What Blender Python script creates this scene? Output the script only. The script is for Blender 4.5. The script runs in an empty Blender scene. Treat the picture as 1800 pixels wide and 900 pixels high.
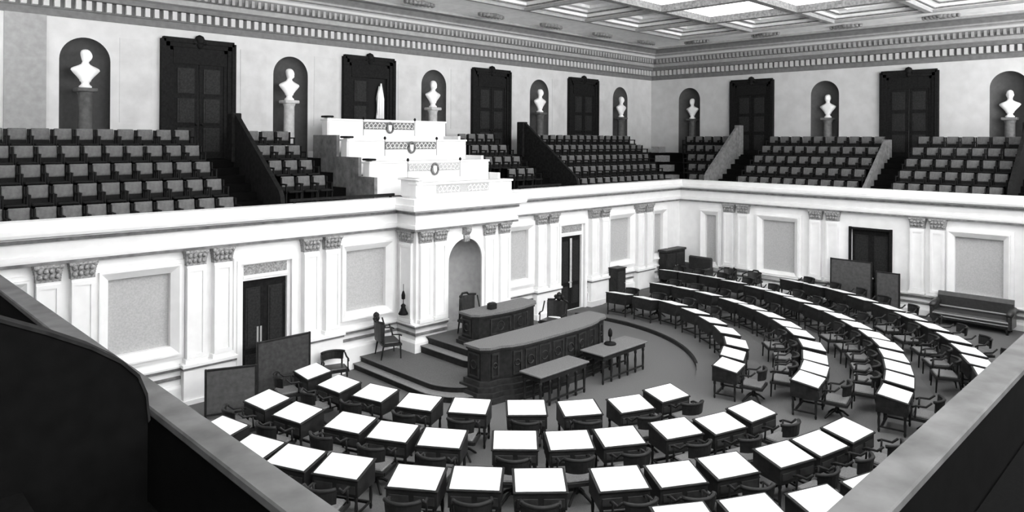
import bpy, math, random
from math import sin, cos, pi, radians, hypot, atan2, degrees
from mathutils import Vector, Matrix

random.seed(7)
SC = bpy.context.scene
COL = SC.collection

# ------------------------------------------------------------------ camera
cam_d = bpy.data.cameras.new('camera')
cam = bpy.data.objects.new('camera', cam_d)
COL.objects.link(cam)
SC.camera = cam
cam_d.sensor_width = 36.0
cam_d.lens = 1260.0 / 1800.0 * 36.0
cam_d.shift_y = -(450.0 - 245.0) / 1800.0
cam_d.clip_start = 0.05
cam.matrix_world = (Matrix.Translation((0, 0, 6.3)) @ Matrix.Rotation(radians(45.2 - 90.0), 4, 'Z')
                    @ Matrix.Rotation(radians(90.0), 4, 'X') @ Matrix.Rotation(radians(0.35), 4, 'Z'))

# ------------------------------------------------------------------ world, exposure
LAYLIGHT = 2.3                      # what the skylight panes give off
w = bpy.data.worlds.new('world'); SC.world = w
w.use_nodes = True
w.node_tree.nodes['Background'].inputs[0].default_value = (1, 1, 1, 1)
_nt = w.node_tree                    # added fill through the open south side, stronger below the horizon for the ceiling
_tc = _nt.nodes.new('ShaderNodeTexCoord'); _sx = _nt.nodes.new('ShaderNodeSeparateXYZ'); _mr = _nt.nodes.new('ShaderNodeMapRange')
_mr.inputs[1].default_value = -.05; _mr.inputs[2].default_value = .05; _mr.inputs[3].default_value = 15.5; _mr.inputs[4].default_value = 6.3
_nt.links.new(_tc.outputs['Generated'], _sx.inputs[0]); _nt.links.new(_sx.outputs['Z'], _mr.inputs[0])
_nt.links.new(_mr.outputs[0], _nt.nodes['Background'].inputs[1])
# area lights added under the skylight to brighten the long wall
for lx in (6.5, 11.4, 16.4):
    ld = bpy.data.lights.new('skylight_daylight', 'AREA'); ld.shape = 'RECTANGLE'; ld.size = 3.0; ld.size_y = 3.0; ld.energy = 190
    lo = bpy.data.objects.new('skylight_daylight', ld); COL.objects.link(lo); lo.location = (lx, 7.5, 10.6)
    lo.rotation_euler = (Vector((lx-1.0, 17.0, 3.0)) - Vector((lx, 7.5, 10.6))).to_track_quat('-Z', 'Y').to_euler()
SC.view_settings.view_transform = 'Standard'
SC.view_settings.look = 'None'
SC.view_settings.exposure = 0.0
SC.view_settings.gamma = 1.0
SC.view_settings.use_curve_mapping = False

# ------------------------------------------------------------------ materials
def mat(name, v, rough=0.7, noise=0.0, scale=6.0, spec=0.3, emit=None, bump=0.0, bscale=40.0):
    m = bpy.data.materials.new(name); m.use_nodes = True
    nt = m.node_tree; b = nt.nodes['Principled BSDF']
    b.inputs['Base Color'].default_value = (v, v, v, 1)
    b.inputs['Roughness'].default_value = rough
    b.inputs['Specular IOR Level'].default_value = spec
    if noise:
        tc = nt.nodes.new('ShaderNodeTexCoord'); n = nt.nodes.new('ShaderNodeTexNoise')
        n.inputs['Scale'].default_value = scale; n.inputs['Detail'].default_value = 6
        mr = nt.nodes.new('ShaderNodeMapRange')
        mr.inputs[1].default_value = 0.3; mr.inputs[2].default_value = 0.7
        mr.inputs[3].default_value = v * (1 - noise); mr.inputs[4].default_value = min(1, v * (1 + noise))
        nt.links.new(tc.outputs['Object'], n.inputs['Vector'])
        nt.links.new(n.outputs[0], mr.inputs[0])
        nt.links.new(mr.outputs[0], b.inputs['Base Color'])
    if bump:
        tc = nt.nodes.new('ShaderNodeTexCoord'); n = nt.nodes.new('ShaderNodeTexNoise')
        n.inputs['Scale'].default_value = bscale
        bp = nt.nodes.new('ShaderNodeBump'); bp.inputs['Strength'].default_value = bump
        nt.links.new(tc.outputs['Object'], n.inputs['Vector'])
        nt.links.new(n.outputs[0], bp.inputs['Height']); nt.links.new(bp.outputs[0], b.inputs['Normal'])
    if emit:
        b.inputs['Emission Color'].default_value = (1, 1, 1, 1)
        b.inputs['Emission Strength'].default_value = emit
    return m

M_MARBLE = mat('white_painted_stone', .86, .5, .04, 3)
M_UPPER = mat('pale_grey_plaster', .57, .8, .07, 2.5)
M_UPPERPANEL = mat('grey_plaster_panel', .55, .8, .09, 2.5)
M_INFILL = mat('grey_wall_cloth', .46, .9, .12, 30)
M_CAPITAL = mat('gilt_grey_carving', .30, .6, .5, 25)
M_CORNICE = mat('grey_cornice', .30, .7, .12, 6)
M_CORNDARK = mat('dark_cornice_band', .15, .8, .15, 6)
M_DENTIL = mat('pale_dentils', .48, .6)
M_CEIL = mat('pale_ceiling', .92, .8, .08, 4)
M_CEILDARK = mat('ceiling_ornament', .17, .8, .4, 12)
M_GLASS = mat('skylight_glass', .8, .4, emit=LAYLIGHT)
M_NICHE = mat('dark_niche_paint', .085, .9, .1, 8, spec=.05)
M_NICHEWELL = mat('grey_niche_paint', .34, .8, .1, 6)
M_DOOR = mat('dark_door_wood', .012, .7, .35, 14, spec=.06)
M_DOORPANEL = mat('door_panel_wood', .022, .65, .35, 20, spec=.1)
M_WOOD = mat('dark_mahogany', .018, .45, .4, 9, spec=.18)
M_WOOD2 = mat('mid_mahogany', .027, .45, .4, 9, spec=.25)
M_CARPET = mat('well_carpet', .12, .95, .22, 60)
M_PODIUM = mat('podium_carpet', .105, .95, .2, 40)
M_TREAD = mat('grey_tread', .20, .9, .15, 20)
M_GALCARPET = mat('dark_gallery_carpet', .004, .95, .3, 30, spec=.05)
M_SEATBACK = mat('grey_seat_back', .12, .65, .25, 14)
M_SEAT = mat('dark_seat', .014, .8, .3, 20, spec=.06)
M_IRON = mat('black_iron', .012, .6, spec=.08)
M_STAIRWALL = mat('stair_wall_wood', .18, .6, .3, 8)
M_BALUST = mat('dark_balustrade_wood', .014, .7, .4, 10, spec=.06)
M_SHADEDWALL = mat('black_stair_wall', .003, .8, .3, 10, spec=.05)
M_RAILCAP = mat('worn_grey_rail', .10, .7, .35, 3.5)
M_PALETOP = mat('pale_desk_cover', .92, .5, .03, 20)
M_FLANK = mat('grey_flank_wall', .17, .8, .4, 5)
M_LANDING = mat('pale_landing', .30, .8, .2, 12)
M_COUNTER = mat('grey_counter_cloth', .15, .7, .25, 40)
M_CANE = mat('grey_cane', .16, .7, .3, 50)
M_BUST = mat('white_marble', .88, .4, .03, 10)
M_PEDLIGHT = mat('pale_pedestal_stone', .5, .6, .15, 8)
M_PEDDARK = mat('dark_pedestal_stone', .085, .6, .25, 8)
M_SCREEN = mat('grey_screen_cloth', .045, .85, .3, 10)
M_SCREENL = mat('grey_screen_cloth_lighter', .08, .85, .2, 10)
M_LEATHER = mat('dark_leather', .03, .35, .3, 12, spec=.5)
M_LIGHTWOOD = mat('light_slat', .35, .5)
M_WHITE = mat('white_cloth', .9, .8)
M_ORN = mat('bronze_grille', .17, .6, .5, 22)

# ------------------------------------------------------------------ geometry helpers
class MB:
    def __init__(s): s.v = []; s.f = []; s.sm = []
    def add(s, vs, fs, smooth=False):
        o = len(s.v); s.v += [tuple(p) for p in vs]
        for f in fs: s.f.append(tuple(i + o for i in f)); s.sm.append(smooth)
        return s
    def box(s, x0, x1, y0, y1, z0, z1, mx=None):
        vs = [(x0,y0,z0),(x1,y0,z0),(x1,y1,z0),(x0,y1,z0),(x0,y0,z1),(x1,y0,z1),(x1,y1,z1),(x0,y1,z1)]
        if mx is not None: vs = [tuple(mx @ Vector(p)) for p in vs]
        return s.add(vs, [(0,3,2,1),(4,5,6,7),(0,1,5,4),(1,2,6,5),(2,3,7,6),(3,0,4,7)])
    def bbox(s, x0, x1, y0, y1, z0, z1, b=.01, mx=None):
        """box with chamfered vertical and horizontal edges"""
        b = min(b, (x1-x0)*.45, (y1-y0)*.45, (z1-z0)*.45)
        def ring(i, z): return [(x0+i+b,y0+i,z),(x1-i-b,y0+i,z),(x1-i,y0+i+b,z),(x1-i,y1-i-b,z),(x1-i-b,y1-i,z),(x0+i+b,y1-i,z),(x0+i,y1-i-b,z),(x0+i,y0+i+b,z)]
        rs = ring(b*.7, z0) + ring(0, z0+b) + ring(0, z1-b) + ring(b*.7, z1)
        if mx is not None: rs = [tuple(mx @ Vector(p)) for p in rs]
        fs = [tuple(range(7,-1,-1)), tuple(range(24,32))]
        for k in range(3):
            for i in range(8):
                j = (i+1) % 8; fs.append((k*8+i, k*8+j, k*8+8+j, k*8+8+i))
        return s.add(rs, fs)
    def prism(s, poly, z0, z1):
        n = len(poly)
        vs = [(p[0],p[1],z0) for p in poly] + [(p[0],p[1],z1) for p in poly]
        fs = [tuple(range(n-1,-1,-1)), tuple(range(n,2*n))]
        fs += [(i,(i+1)%n,n+(i+1)%n,n+i) for i in range(n)]
        return s.add(vs, fs)
    def extr(s, prof, a, b, mx=None):
        """profile (u,v) pairs extruded along first axis a..b : points (a,u,v)"""
        n = len(prof)
        vs = [(a,p[0],p[1]) for p in prof] + [(b,p[0],p[1]) for p in prof]
        if mx is not None: vs = [tuple(mx @ Vector(p)) for p in vs]
        fs = [tuple(range(n-1,-1,-1)), tuple(range(n,2*n))]
        fs += [(i,(i+1)%n,n+(i+1)%n,n+i) for i in range(n)]
        return s.add(vs, fs)
    def lathe(s, prof, cx=0, cy=0, n=16, sx=1, sy=1, z=0):
        vs = []; fs = []
        for r, h in prof:
            for i in range(n):
                a = 2*pi*i/n; vs.append((cx+sx*r*cos(a), cy+sy*r*sin(a), z+h))
        for k in range(len(prof)-1):
            for i in range(n):
                j = (i+1)%n; fs.append((k*n+i,k*n+j,(k+1)*n+j,(k+1)*n+i))
        fs.append(tuple(range(n-1,-1,-1))); fs.append(tuple((len(prof)-1)*n+i for i in range(n)))
        return s.add(vs, fs, True)
    def tube(s, pts, r, n=8, closed=False):
        pts = [Vector(p) for p in pts]; m = len(pts); vs = []; fs = []
        rr = r if isinstance(r, (list, tuple)) else [r]*m
        for i, p in enumerate(pts):
            if closed: t = pts[(i+1)%m]-pts[i-1]
            else: t = pts[min(i+1,m-1)]-pts[max(i-1,0)]
            t.normalize()
            u = t.cross(Vector((0,0,1)))
            if u.length < .05: u = t.cross(Vector((1,0,0)))
            u.normalize(); q = t.cross(u)
            for k in range(n):
                a = 2*pi*k/n; vs.append(p + rr[i]*(cos(a)*u + sin(a)*q))
        for i in range(m if closed else m-1):
            i2 = (i+1)%m
            for k in range(n):
                j = (k+1)%n; fs.append((i*n+k,i*n+j,i2*n+j,i2*n+k))
        if not closed:
            fs.append(tuple(range(n-1,-1,-1))); fs.append(tuple((m-1)*n+k for k in range(n)))
        return s.add(vs, fs, True)
    def build(s, name, m, parent=None, **tags):
        me = bpy.data.meshes.new(name); me.from_pydata(s.v, [], s.f); me.update()
        me.polygons.foreach_set('use_smooth', s.sm)
        me.materials.append(m)
        o = bpy.data.objects.new(name, me); COL.objects.link(o)
        if parent is not None: o.parent = parent
        for k, v in tags.items(): o[k] = v
        return o

def struct(name, mb, m, parent=None):
    return mb.build(name, m, parent, kind='structure') if parent is None else mb.build(name, m, parent)

def thing(name, label, cat, loc=(0,0,0), rz=0, group=None):
    o = bpy.data.objects.new(name, None); COL.objects.link(o)
    o.empty_display_size = .1
    o.location = loc; o.rotation_euler = (0,0,rz); o['label'] = label; o['category'] = cat
    if group: o['group'] = group
    return o

KIDS = {}
def kids(o):
    if o.name not in KIDS: KIDS[o.name] = [c for c in bpy.data.objects if c.parent == o]
    return KIDS[o.name]
def dup(root, loc, rz, label, group=None):
    r = root.copy(); COL.objects.link(r); r.location = loc; r.rotation_euler = (0,0,rz); r['label'] = label
    if group: r['group'] = group
    for ch in kids(root):
        c = ch.copy(); COL.objects.link(c); c.parent = r
        for g in kids(ch):
            d = g.copy(); COL.objects.link(d); d.parent = c
    return r

def sweep(mb, path, prof, closed_prof=False):
    """mouldings: profile (out, z) carried along a plan path, 'out' to the right of travel"""
    n = len(path); m = len(prof); offs = []
    for i in range(n):
        ns = []
        for a, b in ((i-1,i),(i,i+1)):
            if 0 <= a and b < n:
                dx, dy = path[b][0]-path[a][0], path[b][1]-path[a][1]; l = hypot(dx,dy)
                ns.append((dy/l, -dx/l))
        if len(ns) == 1: offs.append(ns[0])
        else:
            (a,b),(c,d) = ns; k = 1 + a*c + b*d; offs.append(((a+c)/k,(b+d)/k))
    vs = [(path[i][0]+o*offs[i][0], path[i][1]+o*offs[i][1], z) for i in range(n) for o, z in prof]
    fs = []
    for i in range(n-1):
        for k in range(m if closed_prof else m-1):
            k2 = (k+1)%m; fs.append((i*m+k,(i+1)*m+k,(i+1)*m+k2,i*m+k2))
    mb.add(vs, fs)
    return mb

def offset_poly(poly, d):
    """closed ccw polygon grown by d"""
    n = len(poly); out = []
    for i in range(n):
        p, q, r = poly[i-1], poly[i], poly[(i+1)%n]
        a = (q[1]-p[1], p[0]-q[0]); l = hypot(*a); a = (a[0]/l, a[1]/l)
        b = (r[1]-q[1], q[0]-r[0]); l = hypot(*b); b = (b[0]/l, b[1]/l)
        k = max(.3, 1 + a[0]*b[0] + a[1]*b[1])
        out.append((q[0]+d*(a[0]+b[0])/k, q[1]+d*(a[1]+b[1])/k))
    return out

class Wall:
    """maps (u along the wall, d into the wall, z) to the room"""
    def __init__(s, axis, pos): s.axis = axis; s.pos = pos
    def P(s, u, d, z): return (u, s.pos+d, z) if s.axis == 'x' else (s.pos+d, u, z)
    def box(s, mb, u0, u1, d0, d1, z0, z1):
        if s.axis == 'x': return mb.box(u0,u1,s.pos+d0,s.pos+d1,z0,z1)
        return mb.box(s.pos+d0,s.pos+d1,u0,u1,z0,z1)
    def grid(s, mb, u0, u1, z0, z1, holes, depth):
        us = sorted({u0,u1,*[h[0] for h in holes],*[h[1] for h in holes]})
        for a, b in zip(us, us[1:]):
            hs = sorted([h for h in holes if h[0] < (a+b)/2 < h[1]], key=lambda h: h[2]); z = z0
            for h in hs:
                if h[2] > z: mb.add([s.P(a,0,z),s.P(b,0,z),s.P(b,0,h[2]),s.P(a,0,h[2])],[(0,1,2,3)])
                z = h[3]
            if z < z1: mb.add([s.P(a,0,z),s.P(b,0,z),s.P(b,0,z1),s.P(a,0,z1)],[(0,1,2,3)])
        for a, b, c, e in holes:
            fr = [(a,c),(b,c),(b,e),(a,e)]
            vs = [s.P(u,0,z) for u,z in fr] + [s.P(u,depth,z) for u,z in fr]
            mb.add(vs, [(i,(i+1)%4,4+(i+1)%4,4+i) for i in range(4)])
    def arch_front(s, mb, u0, u1, z0, z1, arches, n=20):
        """wall face round arched openings (centre, radius, foot, spring)"""
        u = u0
        for cu, r, zb, zs in sorted(arches):
            mb.add([s.P(u,0,z0),s.P(cu-r,0,z0),s.P(cu-r,0,z1),s.P(u,0,z1)],[(0,1,2,3)])
            if zb > z0: mb.add([s.P(cu-r,0,z0),s.P(cu+r,0,z0),s.P(cu+r,0,zb),s.P(cu-r,0,zb)],[(0,1,2,3)])
            ar = [(cu-r*cos(pi*i/n), zs+r*sin(pi*i/n)) for i in range(n+1)]
            for (a,za),(b,zb2) in zip(ar, ar[1:]):
                mb.add([s.P(a,0,za),s.P(b,0,zb2),s.P(b,0,z1),s.P(a,0,z1)],[(0,1,2,3)])
            u = cu+r
        mb.add([s.P(u,0,z0),s.P(u1,0,z0),s.P(u1,0,z1),s.P(u,0,z1)],[(0,1,2,3)])
    def niche(s, mb, cu, r, zb, zs, dep, n=20, m=10):
        vs = []; fs = []
        rows = [('c', zb), ('c', zs)] + [('d', pi/2*k/m) for k in range(1, m+1)]
        for kind, q in rows:
            for i in range(n+1):
                a = pi*i/n
                if kind == 'c': vs.append(s.P(cu-r*cos(a), dep*sin(a), q))
                else: vs.append(s.P(cu-r*cos(a)*cos(q) if True else 0, dep*sin(a)*cos(q), zs+r*sin(q)))
        for k in range(len(rows)-1):
            for i in range(n): fs.append((k*(n+1)+i, k*(n+1)+i+1, (k+1)*(n+1)+i+1, (k+1)*(n+1)+i))
        mb.add(vs, fs, True)
        mb.add([s.P(cu-r*cos(pi*i/n), dep*sin(pi*i/n), zb) for i in range(n+1)], [tuple(range(n+1))])

# ------------------------------------------------------------------ key dimensions
YW, XW = 17.0, 27.2            # chamber walls below the gallery
YU, XU = 21.4, 31.45           # gallery back walls
XN, YN = -3.2, -3.1            # back walls behind the camera
CX = 14.13                     # middle of the long wall
CY = 9.15                      # middle of the short wall
PIT, PITY = 2.93, 3.33
GZ = [4.0 + .42*k for k in range(5)]      # gallery step levels
GTOP = GZ[4]
WL, WR = Wall('x', YW), Wall('y', XW)
UL, UR = Wall('x', YU), Wall('y', XU)

# ------------------------------------------------------------------ floor with its curved tiers
FC = (14.55, 14.9)
TR = [(5.4, .1), (7.15, .2), (9.0, .3), (10.9, .4)]
def tier_of(x, y):
    r = hypot(x-FC[0], y-FC[1]); z = 0
    for R, h in TR:
        if r > R: z = h
    return z
mb = MB()
mb.add([(1.4,1.0,0),(XW,1.0,0),(XW,YW,0),(1.4,YW,0)], [(0,1,2,3)])
for i, (R, h) in enumerate(TR):
    # ring region outside radius R inside the room, made of radial quads clipped to the room box
    n = 120; pr = None
    for k in range(n+1):
        a = 2*pi*k/n; c, s_ = cos(a), sin(a)
        ts = []
        if c > 1e-9: ts.append((XW-FC[0])/c)
        if c < -1e-9: ts.append((1.4-FC[0])/c)
        if s_ > 1e-9: ts.append((YW-FC[1])/s_)
        if s_ < -1e-9: ts.append((1.0-FC[1])/s_)
        t = min(ts); r0 = min(R, t)
        cur = ((FC[0]+r0*c, FC[1]+r0*s_), (FC[0]+t*c, FC[1]+t*s_), t > R)
        if pr and (cur[2] or pr[2]):
            (a0,b0,_),(a1,b1,_) = pr, cur
            if i == 0:
                mb.add([(*a0,h),(*b0,h),(*b1,h),(*a1,h)], [(0,1,2,3)])
                mb.add([(*a0,h-.1),(*a1,h-.1),(*a1,h),(*a0,h)], [(0,3,2,1)])
            else:      # the outer tiers rise by a short carpeted ramp
                q = []
                for p_, e_ in ((a0,b0),(a1,b1)):
                    d_ = hypot(e_[0]-p_[0], e_[1]-p_[1]); t_ = min(1, .55/d_) if d_ > 1e-6 else 0
                    q.append((p_[0]+(e_[0]-p_[0])*t_, p_[1]+(e_[1]-p_[1])*t_))
                mb.add([(*q[0],h),(*b0,h),(*b1,h),(*q[1],h)], [(0,1,2,3)])
                mb.add([(*a0,h-.1),(*a1,h-.1),(*q[1],h),(*q[0],h)], [(0,3,2,1)])
        pr = cur
floor = struct('floor', mb, M_CARPET)
# dark edging strip along the first curved step
mb = MB()
pts = [(FC[0]+5.4*cos(radians(a)), FC[1]+5.4*sin(radians(a))) for a in range(-54, 20, 2)]
sweep(mb, pts, [(-.01,.0),(-.012,.105),(.05,.115),(.05,.1)])
struct('trim_1', mb, M_WOOD)

# ------------------------------------------------------------------ lower long wall (rostrum side) and lower short wall
BX0, BX1, BY = 12.26, 16.0, 16.13
NICHE_C, NICHE_R, NICHE_S = 14.06, .66, 2.69
holes = []; panels = []
for k in (-4,-3,-1,1,3,4):
    c = CX + PIT*k; a, b = c-.64, c+.64
    if k == 4: a, b = 25.25, 25.9
    holes.append((a, b, 1.55, 3.22)); panels.append((a, b, 1.55, 3.22))
doorsL = [(CX-2*PIT-.02, 'door_1'), (CX+2*PIT-.02, 'door_2')]
for c, _ in doorsL: holes.append((c-.58, c+.58, .1, 2.8))
mb = MB()
WL.grid(mb, 1.4, XW, 0, 4.0, holes, .16)
for c, _ in doorsL:   # shallow transom panels over the doors
    WL.box(mb, c-.58, c+.58, -.03, 0, 2.86, 2.92); WL.box(mb, c-.58, c+.58, -.03, 0, 3.2, 3.26)
# projecting centre bay
bayW = Wall('x', BY)
bayW.arch_front(mb, BX0, BX1, 0, 4.6, [(NICHE_C, NICHE_R, .7, NICHE_S)])
mb.add([(BX0,YW,0),(BX0,BY,0),(BX0,BY,4.6),(BX0,YW,4.6)], [(0,1,2,3)])
mb.add([(BX1,BY,0),(BX1,YW,0),(BX1,YW,4.6),(BX1,BY,4.6)], [(0,1,2,3)])
mb.add([(BX0,BY,4.6),(BX1,BY,4.6),(BX1,YW+.1,4.6),(BX0,YW+.1,4.6)], [(0,1,2,3)])
struct('wall_north', mb, M_MARBLE)
mb = MB(); bayW.niche(mb, NICHE_C, NICHE_R, .7, NICHE_S, .8)
struct('trim_2', mb, M_NICHEWELL)

holesR = []; panR = []
for c, hw, z0 in ((15.5,.24,1.2),(12.56,.65,1.2),(5.83,.68,1.3)):
    holesR.append((c-hw, c+hw, z0, 3.17)); panR.append((c-hw, c+hw, z0, 3.17))
holesR.append((8.5, 9.8, .4, 3.13))
mb = MB(); WR.grid(mb, 1.0, YW, 0, 4.0, holesR, .16)
struct('wall_east', mb, M_MARBLE)

tn = [3]
def trim(mb, m):
    o = struct('trim_%d' % tn[0], mb, m); tn[0] += 1; return o

# grey cloth fields inside the wall frames
for W_, ps in ((WL, panels), (WR, panR)):
    for a, b, c, e in ps:
        mb = MB(); W_.box(mb, a-.02, b+.02, .12, .2, c-.02, e+.02)
        o = trim(mb, M_INFILL)
        fr = MB()     # moulded frame round the field
        for (ua, ub, va, vb, k) in ((a,b,c,e,0),):
            o_ = [(a-.16,c-.16),(b+.16,c-.16),(b+.16,e+.16),(a-.16,e+.16)]; n_ = [(a,c),(b,c),(b,e),(a,e)]
            vs = [W_.P(u,-.13,z) for u,z in o_] + [W_.P(u,-.004,z) for u,z in n_]
            fr.add(vs, [(i,(i+1)%4,4+(i+1)%4,4+i) for i in range(4)])
        for (i0, i1, d) in ((.16,.20,.13),(.20,.29,.05)):
            fr_ = [(a-i1,a-i0,c-i1,e+i1),(b+i0,b+i1,c-i1,e+i1),(a-i0,b+i0,e+i0,e+i1),(a-i0,b+i0,c-i1,c-i0)]
            for q in fr_: W_.box(fr, q[0], q[1], -d, 0, q[2], q[3])
        fr.build('frame', M_MARBLE, o)

# door frames of the lower walls
def lower_door(W_, c, name, hw, z0, z1, white_panes=False):
    mb = MB()
    # two leaves set back in the opening
    for sgn in (-1, 1):
        a, b = (c-hw, c-.001) if sgn < 0 else (c+.001, c+hw)
        W_.box(mb, a, b, .09, .15, z0, z1)
    door = struct(name, mb, M_DOOR)
    pm = MB()
    for sgn in (-1, 1):
        a, b = (c-hw+.1, c-.1) if sgn < 0 else (c+.1, c+hw-.1)
        for (u, v) in ((z0+.2, z0+.85), (z0+1.0, z1-.2)):
            W_.box(pm, a, b, .07, .09, u, v); W_.box(pm, a+.05, b-.05, .055, .07, u+.06, v-.06)
    pm.build('leaf_panels', M_DOORPANEL, door)
    for sgn in (-1, 1):
        h = MB(); p = W_.P(c+sgn*.06, .05, z0+1.0)
        h.lathe([(.005,-.03),(.03,-.02),(.035,0),(.03,.02),(.005,.03)], p[0], p[1], 10, z=p[2]); h.build('handle', M_LIGHTWOOD, door)
    return door
def door_surround(W_, c, hw, zt, m=M_MARBLE):
    fr = MB()
    for i0, i1, d in ((.0,.1,.10),(.1,.17,.07)):
        W_.box(fr, c-hw-i1, c-hw-i0, -d, 0, 0, zt+i1); W_.box(fr, c+hw+i0, c+hw+i1, -d, 0, 0, zt+i1)
        W_.box(fr, c-hw-i0, c+hw+i0, -d, 0, zt+i0, zt+i1)
    return trim(fr, m)
for c, nm in doorsL:
    d = lower_door(WL, c, nm, .58, .1, 2.8)
    door_surround(WL, c, .66, 3.22, M_INFILL if False else M_MARBLE)
    mb = MB(); WL.box(mb, c-.56, c+.56, -.012, 0, 2.94, 3.18); o = trim(mb, M_CAPITAL)
mb = MB(); WL.box(mb, 8.11-.055, 8.11-.01, .05, .056, 1.05, 1.62); WL.box(mb, 8.11+.03, 8.11+.075, .05, .056, 1.05, 1.62)
mb.build('door_pull_plate', M_LIGHTWOOD, bpy.data.objects['door_1'])  # narrow pale paper notices on the door leaves
d3 = lower_door(WR, 9.15, 'door_3', .65, .4, 3.13)
mb = MB()
for i0, i1, dd in ((0,.08,.08),):
    WR.box(mb, 8.5-i1, 8.5, -dd, 0, .4, 3.13+i1); WR.box(mb, 9.8, 9.8+i1, -dd, 0, .4, 3.13+i1); WR.box(mb, 8.44, 9.86, -.12, 0, 3.13, 3.2)
mb.build('frame', M_DOOR, d3)
# pale strip painted for light through the slit of the far long-wall door
mb = MB(); WL.box(mb, 19.95, 20.06, .052, .058, .9, 2.7); mb.build('pane', M_PEDLIGHT, bpy.data.objects['door_2'])  # painted strip of light, not a glass pane

# pilasters in pairs
def capital(mb, W_, u0, u1, z0, z1, d):
    """flared capital with leaf lobes and a flat top slab"""
    n = 6
    for k in range(n):
        t0, t1 = k/n, (k+1)/n; e = .01 + .035*t1**2
        W_.box(mb, u0-e, u1+e, -d-e, 0, z0+(z1-z0)*t0*.86, z0+(z1-z0)*t1*.86)
    W_.box(mb, u0-.055, u1+.055, -d-.08, 0, z0+(z1-z0)*.86, z1)
    for row, zz in ((0, z0+.05), (1, z0+.17)):
        m_ = 4
        for i in range(m_):
            u = u0 + (u1-u0)*(i+.5)/m_; p = W_.P(u, -d-.02-.02*row, zz)
            mb.lathe([(.01,0),(.05,.03),(.055,.07),(.03,.11),(.005,.12)], p[0], p[1], 8, z=p[2])
    for u in (u0, u1):
        p = W_.P(u, -d-.04, z0+.3); mb.lathe([(.01,-.05),(.05,-.03),(.06,0),(.05,.03),(.01,.05)], p[0], p[1], 8, z=p[2])
def pilaster(W_, c, hw=.21, d=.17, foot=1.12, dado=True):
    mb = MB()
    W_.box(mb, c-hw, c+hw, -d, 0, foot, 3.36)
    # raised border leaving a sunk field
    W_.box(mb, c-hw, c-hw+.07, -d-.025, -d, foot+.2, 3.22); W_.box(mb, c+hw-.07, c+hw, -d-.025, -d, foot+.2, 3.22)
    W_.box(mb, c-hw, c+hw, -d-.025, -d, 3.22, 3.3); W_.box(mb, c-hw, c+hw, -d-.025, -d, foot+.12, foot+.2)
    W_.box(mb, c-hw-.04, c+hw+.04, -d-.05, 0, foot, foot+.1)
    o = trim(mb, M_MARBLE)
    cp = MB(); capital(cp, W_, c-hw, c+hw, 3.36, 3.71, d); cp.build('capital', M_CAPITAL, o)
    return o
for k in (-3.5,-2.5,-1.5,1.5,2.5,3.5):
    c = CX + PIT*k
    for s_ in (-.31, .31): pilaster(WL, c+s_)
    mb = MB(); WL.box(mb, c-.6, c+.6, -.22, 0, 0, 1.1); WL.box(mb, c-.65, c+.65, -.27, 0, 0, .3)
    WL.box(mb, c-.64, c+.64, -.29, 0, 1.05, 1.12)
    o = trim(mb, M_MARBLE)
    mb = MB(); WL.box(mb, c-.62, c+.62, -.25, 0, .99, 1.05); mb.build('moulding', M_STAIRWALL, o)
for c in (14.29, 10.75, 7.29, 3.85):
    for s_ in (-.31, .31): pilaster(WR, c+s_, foot=1.12)
# bay front pilasters
for c in (12.55, 13.08, 15.02, 15.66): pilaster(bayW, c, .2, .08, 1.12)
bayS = Wall('y', BX0)
for c in (16.55,): pilaster(bayS, c, .28, .06, 1.12)
# keystone bracket over the rostrum niche
mb = MB()
mb.extr([(BY+.02,3.26),(BY-.10,3.26),(BY-.14,3.36),(BY-.10,3.46),(BY-.2,3.56),(BY-.22,3.7),(BY+.02,3.7)], NICHE_C-.1, NICHE_C+.1)
trim(mb, M_CAPITAL)
mb = MB()
for i in range(24):
    a0, a1 = pi*i/24, pi*(i+1)/24
    vs = []
    for a in (a0, a1):
        for r, y in ((NICHE_R, BY), (NICHE_R, BY-.05), (NICHE_R+.12, BY-.05), (NICHE_R+.14, BY)):
            vs.append((NICHE_C-r*cos(a), y, NICHE_S+r*sin(a)))
    mb.add(vs, [(0,4,5,1),(1,5,6,2),(2,6,7,3)])
for sx in (-1, 1):
    xa, xb = sorted((NICHE_C+sx*NICHE_R, NICHE_C+sx*(NICHE_R+.12))); mb.box(xa, xb, BY-.05, BY, 1.12, NICHE_S)
trim(mb, M_MARBLE)

# entablature and parapet that run round the chamber
PATH = [(1.4,YW),(BX0,YW),(BX0,BY),(BX1,BY),(BX1,YW),(XW,YW),(XW,1.0)]
mb = MB()
sweep(mb, PATH, [(0,3.70),(.14,3.70),(.14,3.80),(.16,3.80),(.16,3.88),(.10,3.90),(.10,4.20),(.16,4.23),(.16,4.26),(.34,4.30),(.36,4.36),(.36,4.44),(.29,4.46),(.29,4.62),(-.08,4.62),(-.08,4.0)])
struct('cornice', mb, M_MARBLE)
mb = MB(); sweep(mb, PATH, [(.165,4.17),(.185,4.175),(.185,4.235),(.165,4.24)]); trim(mb, M_FLANK)  # dark fillet painted for the shadow line under the cornice
mb = MB(); sweep(mb, PATH, [(.14,3.70),(.165,3.705),(.165,3.76),(.14,3.765)]); trim(mb, M_FLANK)  # dark fillet painted for the shadow line along the architrave foot
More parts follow.
